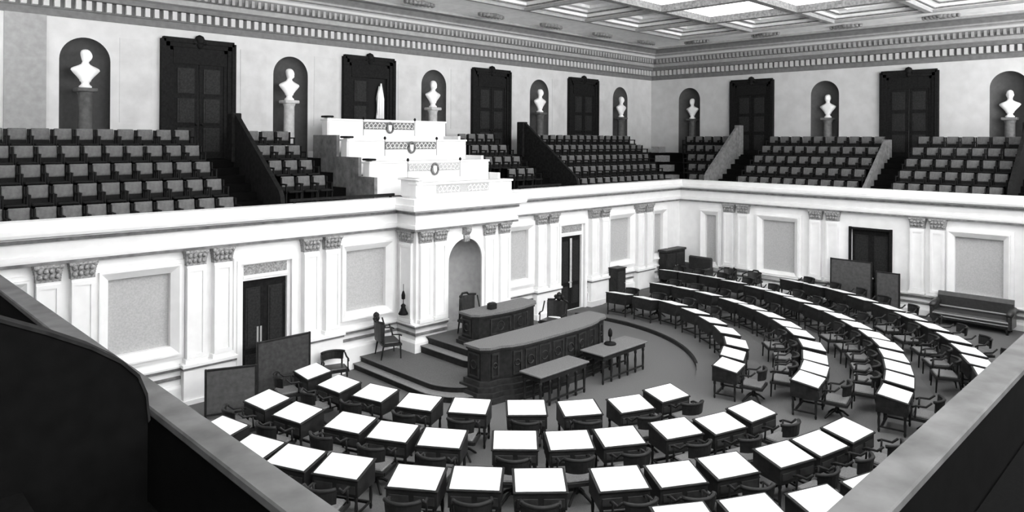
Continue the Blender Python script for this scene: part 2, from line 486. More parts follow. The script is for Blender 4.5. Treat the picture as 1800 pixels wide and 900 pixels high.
# chair rail, dado line and base
for seg in ([(1.4,YW),(CX-2*PIT-.82,YW)], [(CX-2*PIT+.82,YW),(BX0,YW),(BX0,BY),(NICHE_C-.68,BY)], [(NICHE_C+.68,BY),(BX1,BY),(BX1,YW),(CX+2*PIT-.82,YW)], [(CX+2*PIT+.82,YW),(XW,YW),(XW,9.9)], [(XW,8.4),(XW,1.0)]):
    mb = MB(); sweep(mb, seg, [(0,1.04),(.12,1.05),(.13,1.09),(0,1.12)])
    o = trim(mb, M_MARBLE)
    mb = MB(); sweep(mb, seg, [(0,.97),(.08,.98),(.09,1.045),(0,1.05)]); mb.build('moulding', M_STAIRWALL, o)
    mb = MB(); sweep(mb, seg, [(0,0),(.09,0),(.09,.58),(.04,.64),(0,.64)])
    o = mb.build('baseboard_north' if seg[0][1] > 16 else 'baseboard_east', M_MARBLE, kind='structure')
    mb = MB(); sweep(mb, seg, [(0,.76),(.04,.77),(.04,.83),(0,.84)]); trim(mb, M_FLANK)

# ------------------------------------------------------------------ upper walls with niches and doors
ND = .5
NZS, NR = 8.32, .6
nL = [CX + PIT*k for k in (-3,-1,1,3,5)]
nR = [CY + PITY*k for k in (3,1,-1,-3)]
mb = MB(); UL.arch_front(mb, XN, XU, 3.6, 9.45, [(c, NR, GTOP, NZS) for c in nL]); struct('wall_upper_north', mb, M_UPPER)
mb = MB(); UR.arch_front(mb, YN, YU, 3.6, 9.45, [(c, NR, GTOP, NZS) for c in nR]); struct('wall_upper_east', mb, M_UPPER)
for c in nL:
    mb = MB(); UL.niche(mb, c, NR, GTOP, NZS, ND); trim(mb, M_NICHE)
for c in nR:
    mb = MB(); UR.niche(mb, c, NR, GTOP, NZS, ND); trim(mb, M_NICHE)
mb = MB(); mb.add([(XN,YN,0),(XN,YU,0),(XN,YU,11.2),(XN,YN,11.2)], [(0,1,2,3)]); struct('wall_west', mb, M_UPPER)
# faint sunk fields between niches and doors
for k in range(-4, 6):
    c = CX + PIT*(k-.5) + (.22 if k % 2 else -.22)
    mb = MB(); UL.box(mb, c-.42, c+.42, -.012, 0, 6.7, 9.0); trim(mb, M_UPPERPANEL)
mb = MB(); UL.box(mb, 3.55, 4.45, -.05, 0, 5.6, 9.4); trim(mb, M_CORNICE)  # end panel coloured darker for the shade at this end of the wall

dn = [4]
def upper_door(W_, c, open_right=False):
    mb = MB(); hw = 1.07; z0, z1 = GTOP, 9.16
    # frame: thick moulded casing with rounded upper corners and a crest in the middle
    for i0, i1, d in ((0,.12,.16),(.12,.24,.12),(.24,.34,.08)):
        for sgn in (-1, 1):
            a, b = sorted((c+sgn*(hw-i0), c+sgn*(hw-i1))); W_.box(mb, a, b, -d, 0, z0, z1-i0-(.06 if i0 == 0 else 0))
        W_.box(mb, c-hw+i0+(.06 if i0==0 else 0), c+hw-i0-(.06 if i0==0 else 0), -d, 0, z1-i1-.02, z1-i0)
    W_.box(mb, c-.73, c+.73, -.1, 0, 8.42, z1-.3)
    o = struct('door_%d' % dn[0], mb, M_DOOR); dn[0] += 1
    cr = MB()
    p = W_.P(c, -.1, z1+.02)
    for (du, dz, r) in ((0,0,.15),(-.16,-.06,.09),(.16,-.06,.09),(0,-.16,.1)):
        q = W_.P(c+du, -.1, z1+dz-.02); cr.lathe([(.01,-r),(r*.7,-r*.7),(r,0),(r*.7,r*.7),(.01,r)], q[0], q[1], 12, z=q[2])
    cr.build('crest', M_DOOR, o)
    for sgn in (-1, 1):
        lf = MB()
        a, b = (c-.73, c-.01) if sgn < 0 else (c+.01, c+.73)
        if sgn > 0 and open_right:
            W_.box(lf, b-.05, b, -.02, .7, z0, 8.42)
        else:
            W_.box(lf, a, b, -.05, -.005, z0, 8.42)
        L = lf.build('leaf', M_DOOR, o)
        if not (sgn > 0 and open_right):
            pn = MB()
            for (u, v) in ((z0+.2, z0+.9), (z0+1.05, z0+1.75), (z0+1.9, 8.3)):
                W_.box(pn, a+.12, b-.12, -.075, -.05, u, v); W_.box(pn, a+.18, b-.18, -.09, -.075, u+.07, v-.07)
            pn.build('panels', M_DOORPANEL, L)
            kb = MB(); q = W_.P(c+sgn*.08, -.08, z0+1.0); kb.lathe([(.005,-.04),(.04,-.02),(.045,0),(.04,.02),(.005,.04)], q[0], q[1], 10, z=q[2])
            kb.build('handle', M_IRON, L)
    if open_right:
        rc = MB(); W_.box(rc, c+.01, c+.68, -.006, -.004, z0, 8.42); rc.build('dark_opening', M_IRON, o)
    return o
dL = [CX + PIT*k for k in (-2,0,2,4)]
dR = [CY + PITY*k for k in (2,0,-2)]
for i, c in enumerate(dL): upper_door(UL, c, open_right=(i == 1))
for c in dR: upper_door(UR, c)

# white strips painted for window light seen through the half-open press door
mb = MB()
for k in range(6):
    x = CX+.30+.055*k; mb.tube([(x, YU-.1+.03*(k%2), 7.0), (x, YU-.1+.02*(k%2), 7.7), (CX+.38+.02*k, YU-.1, 8.15+(.1 if k > 2 else 0))], [.045,.038,.012], 8)
mb.build('drape', M_WHITE, label='narrow white drape hanging in the half-open doorway above the press desks', category='drape')

# ------------------------------------------------------------------ upper cornice, dentils and ceiling
UPATH = [(XN,YU),(XU,YU),(XU,YN)]
mb = MB(); sweep(mb, UPATH, [(0,9.40),(.06,9.40),(.06,9.58),(.10,9.60)]); trim(mb, M_CORNDARK)
mb = MB(); sweep(mb, UPATH, [(.10,9.60),(.10,9.86)]); trim(mb, M_CORNDARK)
mb = MB(); sweep(mb, UPATH, [(.10,9.86),(.28,9.88),(.30,9.96),(.30,10.0)]); trim(mb, M_CORNDARK)
mb = MB(); sweep(mb, UPATH, [(.30,10.0),(.48,10.03),(.48,10.16),(.46,10.18)]); trim(mb, M_CORNICE)
mb = MB(); sweep(mb, UPATH, [(.46,10.18),(.52,10.22),(.58,10.32),(.60,10.42)]); trim(mb, M_CORNDARK)
mb = MB(); sweep(mb, UPATH, [(.60,10.42),(.68,10.44),(.68,10.52),(.64,10.53)]); trim(mb, M_DENTIL)
mb = MB(); sweep(mb, UPATH, [(.64,10.53),(.64,10.58),(.78,10.60),(.78,10.66)]); trim(mb, M_CORNICE)
mb = MB(); sweep(mb, UPATH, [(.78,10.66),(.80,10.70),(.92,10.82),(1.1,10.86)]); trim(mb, M_CORNDARK)
mb = MB(); sweep(mb, UPATH, [(1.1,10.86),(1.1,10.82),(1.3,10.82),(1.3,10.9)]); trim(mb, M_CORNICE)
mb = MB()
x = XN+.1
while x < XU-.15: mb.box(x, x+.125, YU-.24, YU-.09, 9.62, 9.86); x += .24
y = YN+.1
while y < YU-.3: mb.box(XU-.24, XU-.09, y, y+.125, 9.62, 9.86); y += .24
trim(mb, M_DENTIL)
# leaf mouldings along the cove
mb = MB()
x = 2.0
while x < XU-.7: mb.box(x, x+.09, YU-.62, YU-.5, 10.2, 10.4); x += .2
y = 1.0
while y < YU-.7: mb.box(XU-.62, XU-.5, y, y+.09, 10.2, 10.4); y += .2
trim(mb, M_CORNICE)

GX = [24.65 - 3.3*k for k in range(7)][::-1]      # skylight grid lines
GY = [14.17 - 3.33*k for k in range(4)][::-1]
CZ = 10.9
mb = MB()
gx0, gx1, gy0, gy1 = GX[0], GX[-1], GY[0], GY[-1]
ox0, ox1, oy0, oy1 = gx0-3.3, gx1+3.3, gy0-3.33, gy1+3.33
def ringq(mb, a, b, za, zb):
    (ax0,ax1,ay0,ay1), (bx0,bx1,by0,by1) = a, b
    A = [(ax0,ay0,za),(ax1,ay0,za),(ax1,ay1,za),(ax0,ay1,za)]; Bq = [(bx0,by0,zb),(bx1,by0,zb),(bx1,by1,zb),(bx0,by1,zb)]
    mb.add(A+Bq, [(i,(i+1)%4,4+(i+1)%4,4+i) for i in range(4)])
ringq(mb, (XN,XU,YN,YU), (ox0,ox1,oy0,oy1), CZ, CZ)
# coffers between the border and the skylight
cellsX = [ox0]+GX+[ox1]; cellsY = [oy0]+GY+[oy1]
for i in range(len(cellsX)-1):
    for j in range(len(cellsY)-1):
        if 0 < i < len(cellsX)-2 and 0 < j < len(cellsY)-2: continue
        q = (cellsX[i], cellsX[i+1], cellsY[j], cellsY[j+1])
        cur = q; z = CZ
        for ins, dz in ((.18,0),(.04,.14),(.16,0),(.03,.12),(.34,0),(.03,-.06),(.14,0),(.03,.1)):
            nx = (cur[0]+ins, cur[1]-ins, cur[2]+ins, cur[3]-ins); ringq(mb, cur, nx, z, z+dz); cur = nx; z += dz
        mb.add([(cur[0],cur[2],z),(cur[1],cur[2],z),(cur[1],cur[3],z),(cur[0],cur[3],z)], [(0,1,2,3)])
struct('ceiling', mb, M_CEIL)
# dark mouldings round the coffers and beams between the skylight panes
mb = MB()
for i in range(len(cellsX)-1):
    for j in range(len(cellsY)-1):
        if 0 < i < len(cellsX)-2 and 0 < j < len(cellsY)-2: continue
        for ins, wd, z in ((.2,.06,CZ-.005),(.42,.06,CZ+.12),(.80,.05,CZ+.25)):
            a = (cellsX[i]+ins, cellsX[i+1]-ins, cellsY[j]+ins, cellsY[j+1]-ins)
            b = (a[0]+wd, a[1]-wd, a[2]+wd, a[3]-wd); ringq(mb, a, b, z, z)
            ringq(mb, b, b, z, z+.04); ringq(mb, a, a, z, z+.04)
trim(mb, M_CEILDARK)
mb = MB()
for x in GX: mb.box(x-.13, x+.13, gy0-.13, gy1+.13, CZ-.14, CZ+.3)
for y in GY: mb.box(gx0-.13, gx1+.13, y-.13, y+.13, CZ-.13, CZ+.3)
trim(mb, M_CEILDARK)
mb = MB()     # ribs that carry on from the skylight to the border
for x in GX:
    for ya, yb in ((oy0, gy0), (gy1, oy1)): mb.box(x-.10, x+.10, ya, yb, CZ-.10, CZ)
for y in GY:
    for xa, xb in ((ox0, gx0), (gx1, ox1)): mb.box(xa, xb, y-.10, y+.10, CZ-.10, CZ)
mb.box(ox0-.14, ox1+.14, oy1, oy1+.14, CZ-.08, CZ); mb.box(ox0-.14, ox1+.14, oy0-.14, oy0, CZ-.08, CZ)
mb.box(ox1, ox1+.14, oy0, oy1, CZ-.08, CZ); mb.box(ox0-.14, ox0, oy0, oy1, CZ-.08, CZ)
trim(mb, M_CORNICE)
wn = 1
for i in range(len(GX)-1):
    for j in range(len(GY)-1):
        mb = MB(); mb.box(GX[i]+.1, GX[i+1]-.1, GY[j]+.1, GY[j+1]-.1, CZ+.10, CZ+.13)
        struct('window_%d' % wn, mb, M_GLASS); wn += 1
# leafy plaster ornaments on the ceiling border, one at each rib
def ornament(x, y, along):
    mb = MB()
    for k in range(-4, 5):
        s_ = 1 - abs(k)/5.5
        dx, dy = (k*.14, 0) if along == 'x' else (0, k*.14)
        for e in (-1, 1):
            ex, ey = (0, e*.13*s_) if along == 'x' else (e*.13*s_, 0)
            mb.lathe([(.01,-.13),(.10*s_+.03,-.10),(.12*s_+.03,0)], x+dx+ex, y+dy+ey, 8, z=CZ)
    trim(mb, M_CEILDARK)
for x in GX[1:] + [ox1]: ornament(x, YU-2.1, 'x')
for y in GY + [oy1]: ornament(XU-2.1, y, 'y')

# ------------------------------------------------------------------ gallery floors
mb = MB()
for k in range(5):
    a, b = YW+.1+.73*k, XW+.1+.73*k
    poly = [(1.5,a),(b,a),(b,1.0),(XU,1.0),(XU,YU),(1.5,YU)]
    mb.prism(poly, (3.7 if k == 0 else GZ[k-1]), GZ[k])
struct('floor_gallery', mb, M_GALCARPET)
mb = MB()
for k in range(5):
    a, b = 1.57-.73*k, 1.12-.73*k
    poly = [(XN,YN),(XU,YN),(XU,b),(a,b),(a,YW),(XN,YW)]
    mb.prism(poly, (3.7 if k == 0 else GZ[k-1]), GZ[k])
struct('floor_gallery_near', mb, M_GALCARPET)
# near parapets with their worn rails
for nm, bx, rb in (('parapet_west', (1.58,1.72,1.14,YW), (1.56,1.75,1.10,YW)), ('parapet_south', (1.58,XW,1.14,1.28), (1.56,XW,1.10,1.31))):
    mb = MB(); mb.box(bx[0],bx[1],bx[2],bx[3],0,4.55); o = struct(nm, mb, M_SHADEDWALL); o['kind'] = 'structure'
    mb = MB(); mb.bbox(rb[0],rb[1],rb[2],rb[3],4.55,4.61,.012); mb.build('rail', M_RAILCAP, o)

# stairs between the seat blocks: steps and the sloped stair walls on their far side
def stairs(axis, c0, c1, base, wall_m, drop=0):
    mb = MB(); sx = MB()
    for k in range(5):
        for h in (0, 1):
            z = GZ[k] + (.21 if h else 0); a = base + .1 + .73*k + (.365 if h else 0)
            if h and k < 4:
                if axis == 'x': mb.box(c0, c1, a, a+.37, GZ[k], z)
                else: mb.box(a, a+.37, c0, c1, GZ[k], z)
    st = struct('stairs', mb, M_GALCARPET); st['kind'] = 'structure'
    # sloped wall
    t = .12
    prof = [(base+.18,4.0),(base+.18,4.6),(base+.22,4.8),(base+.32,4.95)]
    for i in range(1, 9):
        s_ = .32+2.6*i/8; prof.append((base+s_, 4.95+2.0*(i/8)))
    prof += [(base+3.1,6.93),(base+3.1,4.0)]
    if drop: prof = [(p[0], p[1] if p[1] < 4.5 else max(4.3, p[1]-drop)) for p in prof]
    wl = MB()
    if axis == 'x': wl.extr(prof, c1, c1+t)
    else:
        n = len(prof); vs = [(p[0], c1, p[1]) for p in prof]+[(p[0], c1+t, p[1]) for p in prof]
        wl.add(vs, [tuple(range(n)), tuple(range(2*n-1,n-1,-1))]+[(i,n+i,n+(i+1)%n,(i+1)%n) for i in range(n)])
    o = struct('stair_wall', wl, wall_m); o['kind'] = 'structure'
    cap = MB()
    if axis == 'x': cap.bbox(c1-.08, c1+t+.08, base+2.95, base+3.3, 5.6, 7.0-drop, .02)
    else: cap.bbox(base+2.95, base+3.3, c1-.08, c1+t+.08, 5.6, 7.0-drop, .02)
    cap.build('newel', wall_m, o)
stairs('x', 7.78, 8.74, YW, M_BALUST)  # shaded copy of the stair-wall wood, the darkness put into its colour
stairs('x', 19.40, 20.5, YW, M_BALUST)
stairs('y', 15.05, 15.82, XW, M_STAIRWALL)  # lit copy of the same stair-wall wood, coloured paler
stairs('y', 8.68, 9.56, XW, M_STAIRWALL, .62)
stairs('y', 3.9, 4.98, XW, M_BALUST)
# near side gallery's stair wall, shade put into its black, scrolled end by rail
prof = [(1.46,4.0),(1.46,4.62),(1.445,4.78),(1.40,4.90),(1.31,5.00),(1.16,5.11),(.94,5.235),(.74,5.335),(.2,5.6),(-.6,6.0),(-1.6,6.7),(-1.6,4.0)]
n = len(prof); mb = MB()
mb.add([(p[0],4.5,p[1]) for p in prof]+[(p[0],4.64,p[1]) for p in prof], [tuple(range(n-1,-1,-1)), tuple(range(n,2*n))]+[(i,(i+1)%n,n+(i+1)%n,n+i) for i in range(n)])
o = struct('stair_wall', mb, M_SHADEDWALL); o['kind'] = 'structure'
mb = MB()
pp = prof[1:11]
for (a, b) in zip(pp, pp[1:]):
    mb.add([(a[0],4.49,a[1]),(b[0],4.49,b[1]),(b[0],4.65,b[1]),(a[0],4.65,a[1]),(a[0]+.012,4.49,a[1]+.014),(b[0]+.012,4.49,b[1]+.014),(b[0]+.012,4.65,b[1]+.014),(a[0]+.012,4.65,a[1]+.014)], [(0,3,2,1),(4,5,6,7),(0,1,5,4),(2,3,7,6)])
mb.build('handrail', M_BALUST, o)

# ------------------------------------------------------------------ press gallery: stepped white desks with bronze grilles over the rostrum
TIERS = [(16.1, BX0, BX1, 5.05, 'lowest'), (17.5, 11.62, 16.28, 5.63, 'second'), (18.7, 11.62, 16.32, 6.28, 'third'), (19.9, 11.66, 16.4, 6.92, 'topmost')]
words_t = ['with faint grille, lowest of the stepped press desks', 'with pale grille, second step above the rostrum', 'with scrolled grille, third step above the rostrum', 'with dark grille, highest step below the open door']
for i, (y, x0, x1, zt, nm) in enumerate(TIERS):
    t = thing('press_desk', 'long white desk front ' + words_t[i], 'desk', (CX, y, 4.0 if i else 4.62), 0, 'stepped press desks')
    oz = 4.0 if i else 4.62
    def L(a): return a - CX
    zb = (4.62 if i == 0 else GZ[min(i*1+0,4)] - .05 if False else (4.62, 4.62, 5.2, 5.85)[i])
    mb = MB(); mb.box(L(x0), L(x1), 0 if i else .02, .34, (zb-oz), zt-oz-.06)
    if i: mb.box(L(x0), L(x1), .34, 1.2, max(0, zb-oz-.6), zb-oz+.02)
    mb.build('front', M_MARBLE, t)
    mb = MB(); mb.bbox(L(x0)-.03, L(x1)+.03, -.04, .40, zt-oz-.06, zt-oz, .012); mb.build('desk_top', M_MARBLE, t)
    # grille panel
    cxp = 13.98 - CX; hw = 1.02; z1 = zt-oz-.08; z0 = z1-.24
    mb = MB(); mb.box(cxp-hw, cxp+hw, -.012 if i else .008, .01 if i else .03, z0, z1)
    g = mb.build('grille', (M_INFILL, M_INFILL, M_ORN, M_ORN)[i], t)
    sc = MB(); yy = -.025 if i else -.005
    zc_ = (z0+z1)/2
    for sg in (-1, 1):        # leafy vine either side of the middle, its two stems crossing
        for ph in (0, pi):
            sc.tube([(cxp+sg*(.16+.82*j/40), yy, zc_+.07*sin(j/40*5*pi+ph)) for j in range(41)], .011, 5)
        for j in range(11):
            xq = cxp+sg*(.16+.82*(j+.5)/11)
            sc.lathe([(.004,-.03),(.022,-.012),(.026,.0),(.018,.02),(.004,.032)], xq, yy, 6, z=zc_+(.075 if j % 2 else -.075))
    sc.build('scrolls', M_MARBLE, g)
    md = MB()
    if i:
        ring = [(cxp+.13*cos(a*pi/8), yy-.02, z0+.06+.17*sin(a*pi/8)) for a in range(16)]
        md.tube(ring, .03, 6, True)
        mdm = MB(); 
        md.build('wreath', M_ORN, g)
        sh = MB(); sh.add([(cxp-.07,yy-.03,z0+.15),(cxp+.07,yy-.03,z0+.15),(cxp+.06,yy-.03,z0-.0),(cxp,yy-.03,z0-.07),(cxp-.06,yy-.03,z0-.0),(cxp-.07,yy,z0+.15),(cxp+.07,yy,z0+.15),(cxp+.06,yy,z0-.0),(cxp,yy,z0-.07),(cxp-.06,yy,z0-.0)], [(0,1,2,3,4),(5,6,1,0),(6,7,2,1),(7,8,3,2),(8,9,4,3),(9,5,0,4)])
        sh.build('shield', M_MARBLE, g)
    # rounded end piers with dark caps
    for sgn, xe in ((-1, x0), (1, x1)):
        if sgn > 0 and i: continue
        if i == 0 and sgn > 0: continue
        mb = MB(); rr = .2 if i else .0
        if i:
            mb.bbox(L(xe)-.02, L(xe)+.16, -.05, .30, zb-oz, zt-oz+.03, .05); mb.build('end_pier', M_MARBLE, t)
            mb = MB(); mb.bbox(L(xe)-.06, L(xe)+.19, -.09, .34, zt-oz+.03, zt-oz+.09, .03); mb.build('pier_cap', M_BALUST, t)
        else:
            mb.bbox(L(xe)-.02, L(xe)+.22, -.02, .8, 0, .56, .06); mb.build('end_pier', M_MARBLE, t)
            mb = MB(); mb.bbox(L(xe)-.08, L(xe)+.24, -.08, .86, .5, .56, .03); mb.build('pier_cap', M_MARBLE, t)
    if i:
        for xk in (cxp-hw-.02, cxp+hw+.0):
            mb = MB(); mb.lathe([(.006,-.5),(.006,0),(.03,.02),(.045,.05),(.03,.09),(.008,.11)], xk, -.045, 8, z=zt-oz-.02); mb.build('knob', M_BALUST, t)
# flank walls of the press block
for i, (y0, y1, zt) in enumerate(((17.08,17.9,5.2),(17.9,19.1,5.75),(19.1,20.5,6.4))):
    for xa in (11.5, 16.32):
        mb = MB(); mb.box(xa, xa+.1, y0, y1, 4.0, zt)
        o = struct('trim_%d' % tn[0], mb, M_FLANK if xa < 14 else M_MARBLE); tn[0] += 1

# ------------------------------------------------------------------ gallery seats
ORD = ['first','second','third','fourth','fifth','sixth','seventh','eighth','ninth','tenth','eleventh','twelfth','thirteenth','fourteenth','fifteenth','sixteenth']
def make_seat():
    t = thing('gallery_seat', '', 'seat')
    # faces -y, back at y = 0, origin on the step floor
    mb = MB(); R_ = Matrix.Translation((0,0,.44)) @ Matrix.Rotation(radians(-9), 4, 'X')
    mb.bbox(-.192,.192,-.02,.02,.10,.385,.012,R_)
    mb.box(-.17,.17,-.028,-.018,.125,.35,R_)
    mb.build('backrest', M_SEATBACK, t)
    MB().bbox(-.19,.19,-.015,.02,-.02,.10,.008,R_).build('lower_back', M_SEAT, t)
    mb = MB(); mb.bbox(-.2,.2,-.44,-.05,.40,.45,.02); mb.build('seat', M_SEAT, t)
    for s_ in (-1, 1):
        mb = MB(); x = s_*.216
        mb.box(x-.018,x+.018,-.34,.02,.60,.64); mb.box(x-.016,x+.016,-.33,-.28,0,.61); mb.box(x-.016,x+.016,-.04,.03,0,.80)
        mb.box(x-.012,x+.012,-.36,0,.38,.43)
        mb.build('standard', M_IRON, t)
    return t
seat0 = make_seat(); seat0_used = [False]
SEATS = []
def place_seat(x, y, z, rz, label, group):
    SEATS.append(label)
    if not seat0_used[0]:
        seat0_used[0] = True; seat0.location = (x,y,z); seat0.rotation_euler = (0,0,rz); seat0['label'] = label; seat0['group'] = group
        kids(seat0); return
    dup(seat0, (x,y,z), rz, label, group)
ROWN = ['front', 'second', 'third', 'fourth', 'back']
def seat_block(axis, start, step, counts, name, group, ends='stair'):
    for k in range(5):
        for i in range(counts[k]):
            u = start[k] + step*(i+.5)
            lab = 'grey gallery seat, %s from %s, %s row of %s' % (ORD[i], ends, ROWN[k], name)
            if axis == 'x': place_seat(u, YW+.55+.73*k, GZ[k], 0, lab, group)
            else: place_seat(XW+.55+.73*k, u, GZ[k], -pi/2, lab, group)
S = .477
seat_block('x', [7.73]*5, -S, [12,12,11,11,10], 'the long-wall outer block', 'seats of the long-wall outer block')
seat_block('x', [9.27]*5, S, [0,3,3,3,3], 'the small long-wall block', 'seats of the small long-wall block', 'stair wall')
seat_block('x', [19.38]*5, -S, [0,3,4,4,4], 'the block past the press desks', 'seats past the press desks')
seat_block('x', [20.66]*5, S, [13,14,15,16,16], 'the long-wall corner block', 'seats of the long-wall corner block')
seat_block('y', [15.98]*5, S, [2,3,4,5,6], 'the short-wall corner block', 'seats of the short-wall corner block')
seat_block('y', [15.0-.37]*5, -.488, [10]*5, 'the short-wall middle block', 'seats of the short-wall middle block', 'grey stair wall')
seat_block('y', [8.65]*5, -.488, [7]*5, 'the short-wall outer block', 'seats of the short-wall outer block', 'open steps')
# pale landings where the two galleries turn the corner
for k in range(5):
    mb = MB(); mb.box(27.45+.73*k, 28.0+.73*k, 17.25+.73*k, 17.72+.73*k, GZ[k], GZ[k]+.3)
    trim(mb, M_LANDING)
# low dark rails on the parapet either side of the press desks
for xa, xb in ((8.9, 12.15), (17.2, 19.4)):
    mb = MB(); mb.bbox(xa, xb, 17.0, 17.07, 4.66, 4.73, .01); mb.box(xa+.1, xa+.16, 17.01, 17.06, 4.6, 4.67); mb.box(xb-.16, xb-.1, 17.01, 17.06, 4.6, 4.67)
    trim(mb, M_BALUST)

# ------------------------------------------------------------------ busts on pedestals
def make_bust(turn, beard, tall, idx):
    n = 28
    prof = [(.14,.14,0,.0),(.15,.15,0,.02),(.15,.15,0,.05),(.11,.11,0,.08),(.09,.09,0,.12),(.10,.10,0,.16),(.13,.12,0,.18),
            (.14,.11,0,.22),(.20,.13,0,.30),(.29,.15,0,.40),(.345,.155,0,.475),(.33,.15,.005,.52),(.26,.14,.01,.56),(.17,.115,.01,.60),(.10,.095,.0,.64),
            (.082,.085,-.005,.68),(.082,.088,-.012,.72),(.095,.112,-.025,.76),(.103,.126,-.025,.81),(.110,.132,-.02,.86),(.112,.134,-.015,.91),(.104,.124,-.008,.96),(.08,.096,0,1.005),(.04,.05,0,1.03),(.005,.006,0,1.037)]
    vs = []; fs = []
    for rx, ry, oy, z in prof:
        for i in range(n):
            a = 2*pi*i/n - pi/2; ca, sa = cos(a), sin(a)
            x, y = rx*ca, ry*sa + oy
            if z > .70:
                front = max(0, -sa)**6
                if .78 < z < .90: y -= .026*front**3*(1-abs(z-.83)/.07 if abs(z-.83) < .07 else 0)       # nose
                if .85 < z < .92: y -= .008*front
                if .84 < z < .88 and .25 < abs(ca) < .6 and sa < 0: y += .012                              # eye sockets
                if beard and .70 < z < .80: y -= .03*max(0,-sa)**3
                if .80 < z < .90 and abs(sa) < .25: x += .018*(1 if ca > 0 else -1)                       # ears
                x, y = x*cos(turn)-y*sin(turn), x*sin(turn)+y*cos(turn)
            elif .3 < z < .58:
                y -= .02*sin(5*a+idx)*max(0,-sa)                                                           # folds of the robe
            vs.append((x, y, z*tall))
    for k in range(len(prof)-1):
        for i in range(n):
            j = (i+1)%n; fs.append((k*n+i,k*n+j,(k+1)*n+j,(k+1)*n+i))
    fs.append(tuple(range(n-1,-1,-1)))
    return MB().add(vs, fs, True)
bl = [
 ('L', nL[0]-.03, 7.58, 'in the long-wall niche before the first stair door', 'dark', .9, False),
 ('L', nL[1]-.12, 7.50, 'in the niche just before the half-open door', 'light', .6, True),
 ('L', nL[2]-.15, 7.48, 'in the niche just past the half-open door', 'light', .3, True),
 ('L', nL[3]-.10, 7.48, 'in the niche past the press desks, long wall', 'dark', .3, False),
 ('L', nL[4]-.1, 7.42, 'in the long-wall niche next to the room corner', 'dark', .2, False),
 ('R', nR[0]-.06, 7.38, 'in the short-wall niche next to the room corner', 'dark', -.2, False),
 ('R', nR[1]-.06, 7.32, 'in the short-wall niche above the middle seats', 'mid', -.1, False),
 ('R', nR[2]+.0, 7.22, 'in the short-wall niche above the seats by open steps', 'mid', .1, True),
]
pedword = {'dark':'dark stone','light':'pale stone','mid':'grey stone'}
for idx, (side, u, zb, desc, pm, turn, beard) in enumerate(bl):
    loc = (u, YU-.13, zb) if side == 'L' else (XU+.2, u, zb)
    rz = 0 if side == 'L' else -pi/2
    b = make_bust(turn, beard, .98, idx).build('bust', M_BUST)
    b.location = loc; b.rotation_euler = (0,0,rz)
    b['label'] = 'white marble bust ' + desc; b['category'] = 'bust'; b['group'] = 'marble busts in the gallery niches'
    h = zb - GTOP
    t = thing('pedestal', pedword[pm] + ' pedestal holding the bust ' + desc, 'pedestal', (loc[0],loc[1],GTOP), rz, 'bust pedestals in the gallery niches')
    m_ = {'dark':M_PEDDARK,'light':M_PEDLIGHT,'mid':mat('grey_pedestal_stone_%d' % idx, .16, .6, .3, 8)}[pm]
    mb = MB(); mb.bbox(-.26,.26,-.26,.26,0,.22,.02); mb.bbox(-.22,.22,-.22,.22,.22,.3,.03); mb.build('base', m_, t)
    mb = MB(); mb.lathe([(.2,.3),(.17,.36),(.165,h-.2),(.19,h-.14),(.2,h-.1)], n=20); mb.build('shaft', m_, t)
    mb = MB(); mb.bbox(-.24,.24,-.24,.24,h-.1,h,.02); mb.build('top', m_, t)

# ------------------------------------------------------------------ podium, rostrum and clerks' counter
def rounded_plat(x0, x1, yf, yb, r, n=10):
    pts = [(x0, yb)]
    for i in range(n+1):
        a = pi + pi/2*i/n; pts.append((x0+r+r*cos(a), yf+r+r*sin(a)))
    for i in range(n+1):
        a = 1.5*pi + pi/2*i/n; pts.append((x1-r+r*cos(a), yf+r+r*sin(a)))
    pts.append((x1, yb)); return pts
pl = struct('podium', MB().prism(rounded_plat(10.76,17.5,12.66,YW-.02,1.25), 0, .145), M_WOOD); pl['kind'] = 'structure'
MB().prism(rounded_plat(10.72,17.54,12.62,YW-.02,1.29), .145, .165).build('tread', M_TREAD, pl)
MB().prism(rounded_plat(10.98,17.28,12.9,YW-.02,1.1), .165, .29).build('riser', M_WOOD, pl)
MB().prism(rounded_plat(10.95,17.31,12.87,YW-.02,1.12), .29, .31).build('carpet', M_PODIUM, pl)
da = struct('dais', MB().prism(rounded_plat(12.38,15.88,14.0,BY+.0,.25), .31, .49), M_WOOD); da['kind'] = 'structure'
MB().prism(rounded_plat(12.35,15.91,13.97,BY+.0,.25), .49, .51).build('tread', M_TREAD, da)
MB().prism(rounded_plat(12.64,15.62,14.2,BY+.0,.2), .51, .68).build('riser', M_WOOD, da)
MB().prism(rounded_plat(12.61,15.65,14.17,BY+.0,.2), .68, .70).build('carpet', M_PODIUM, da)

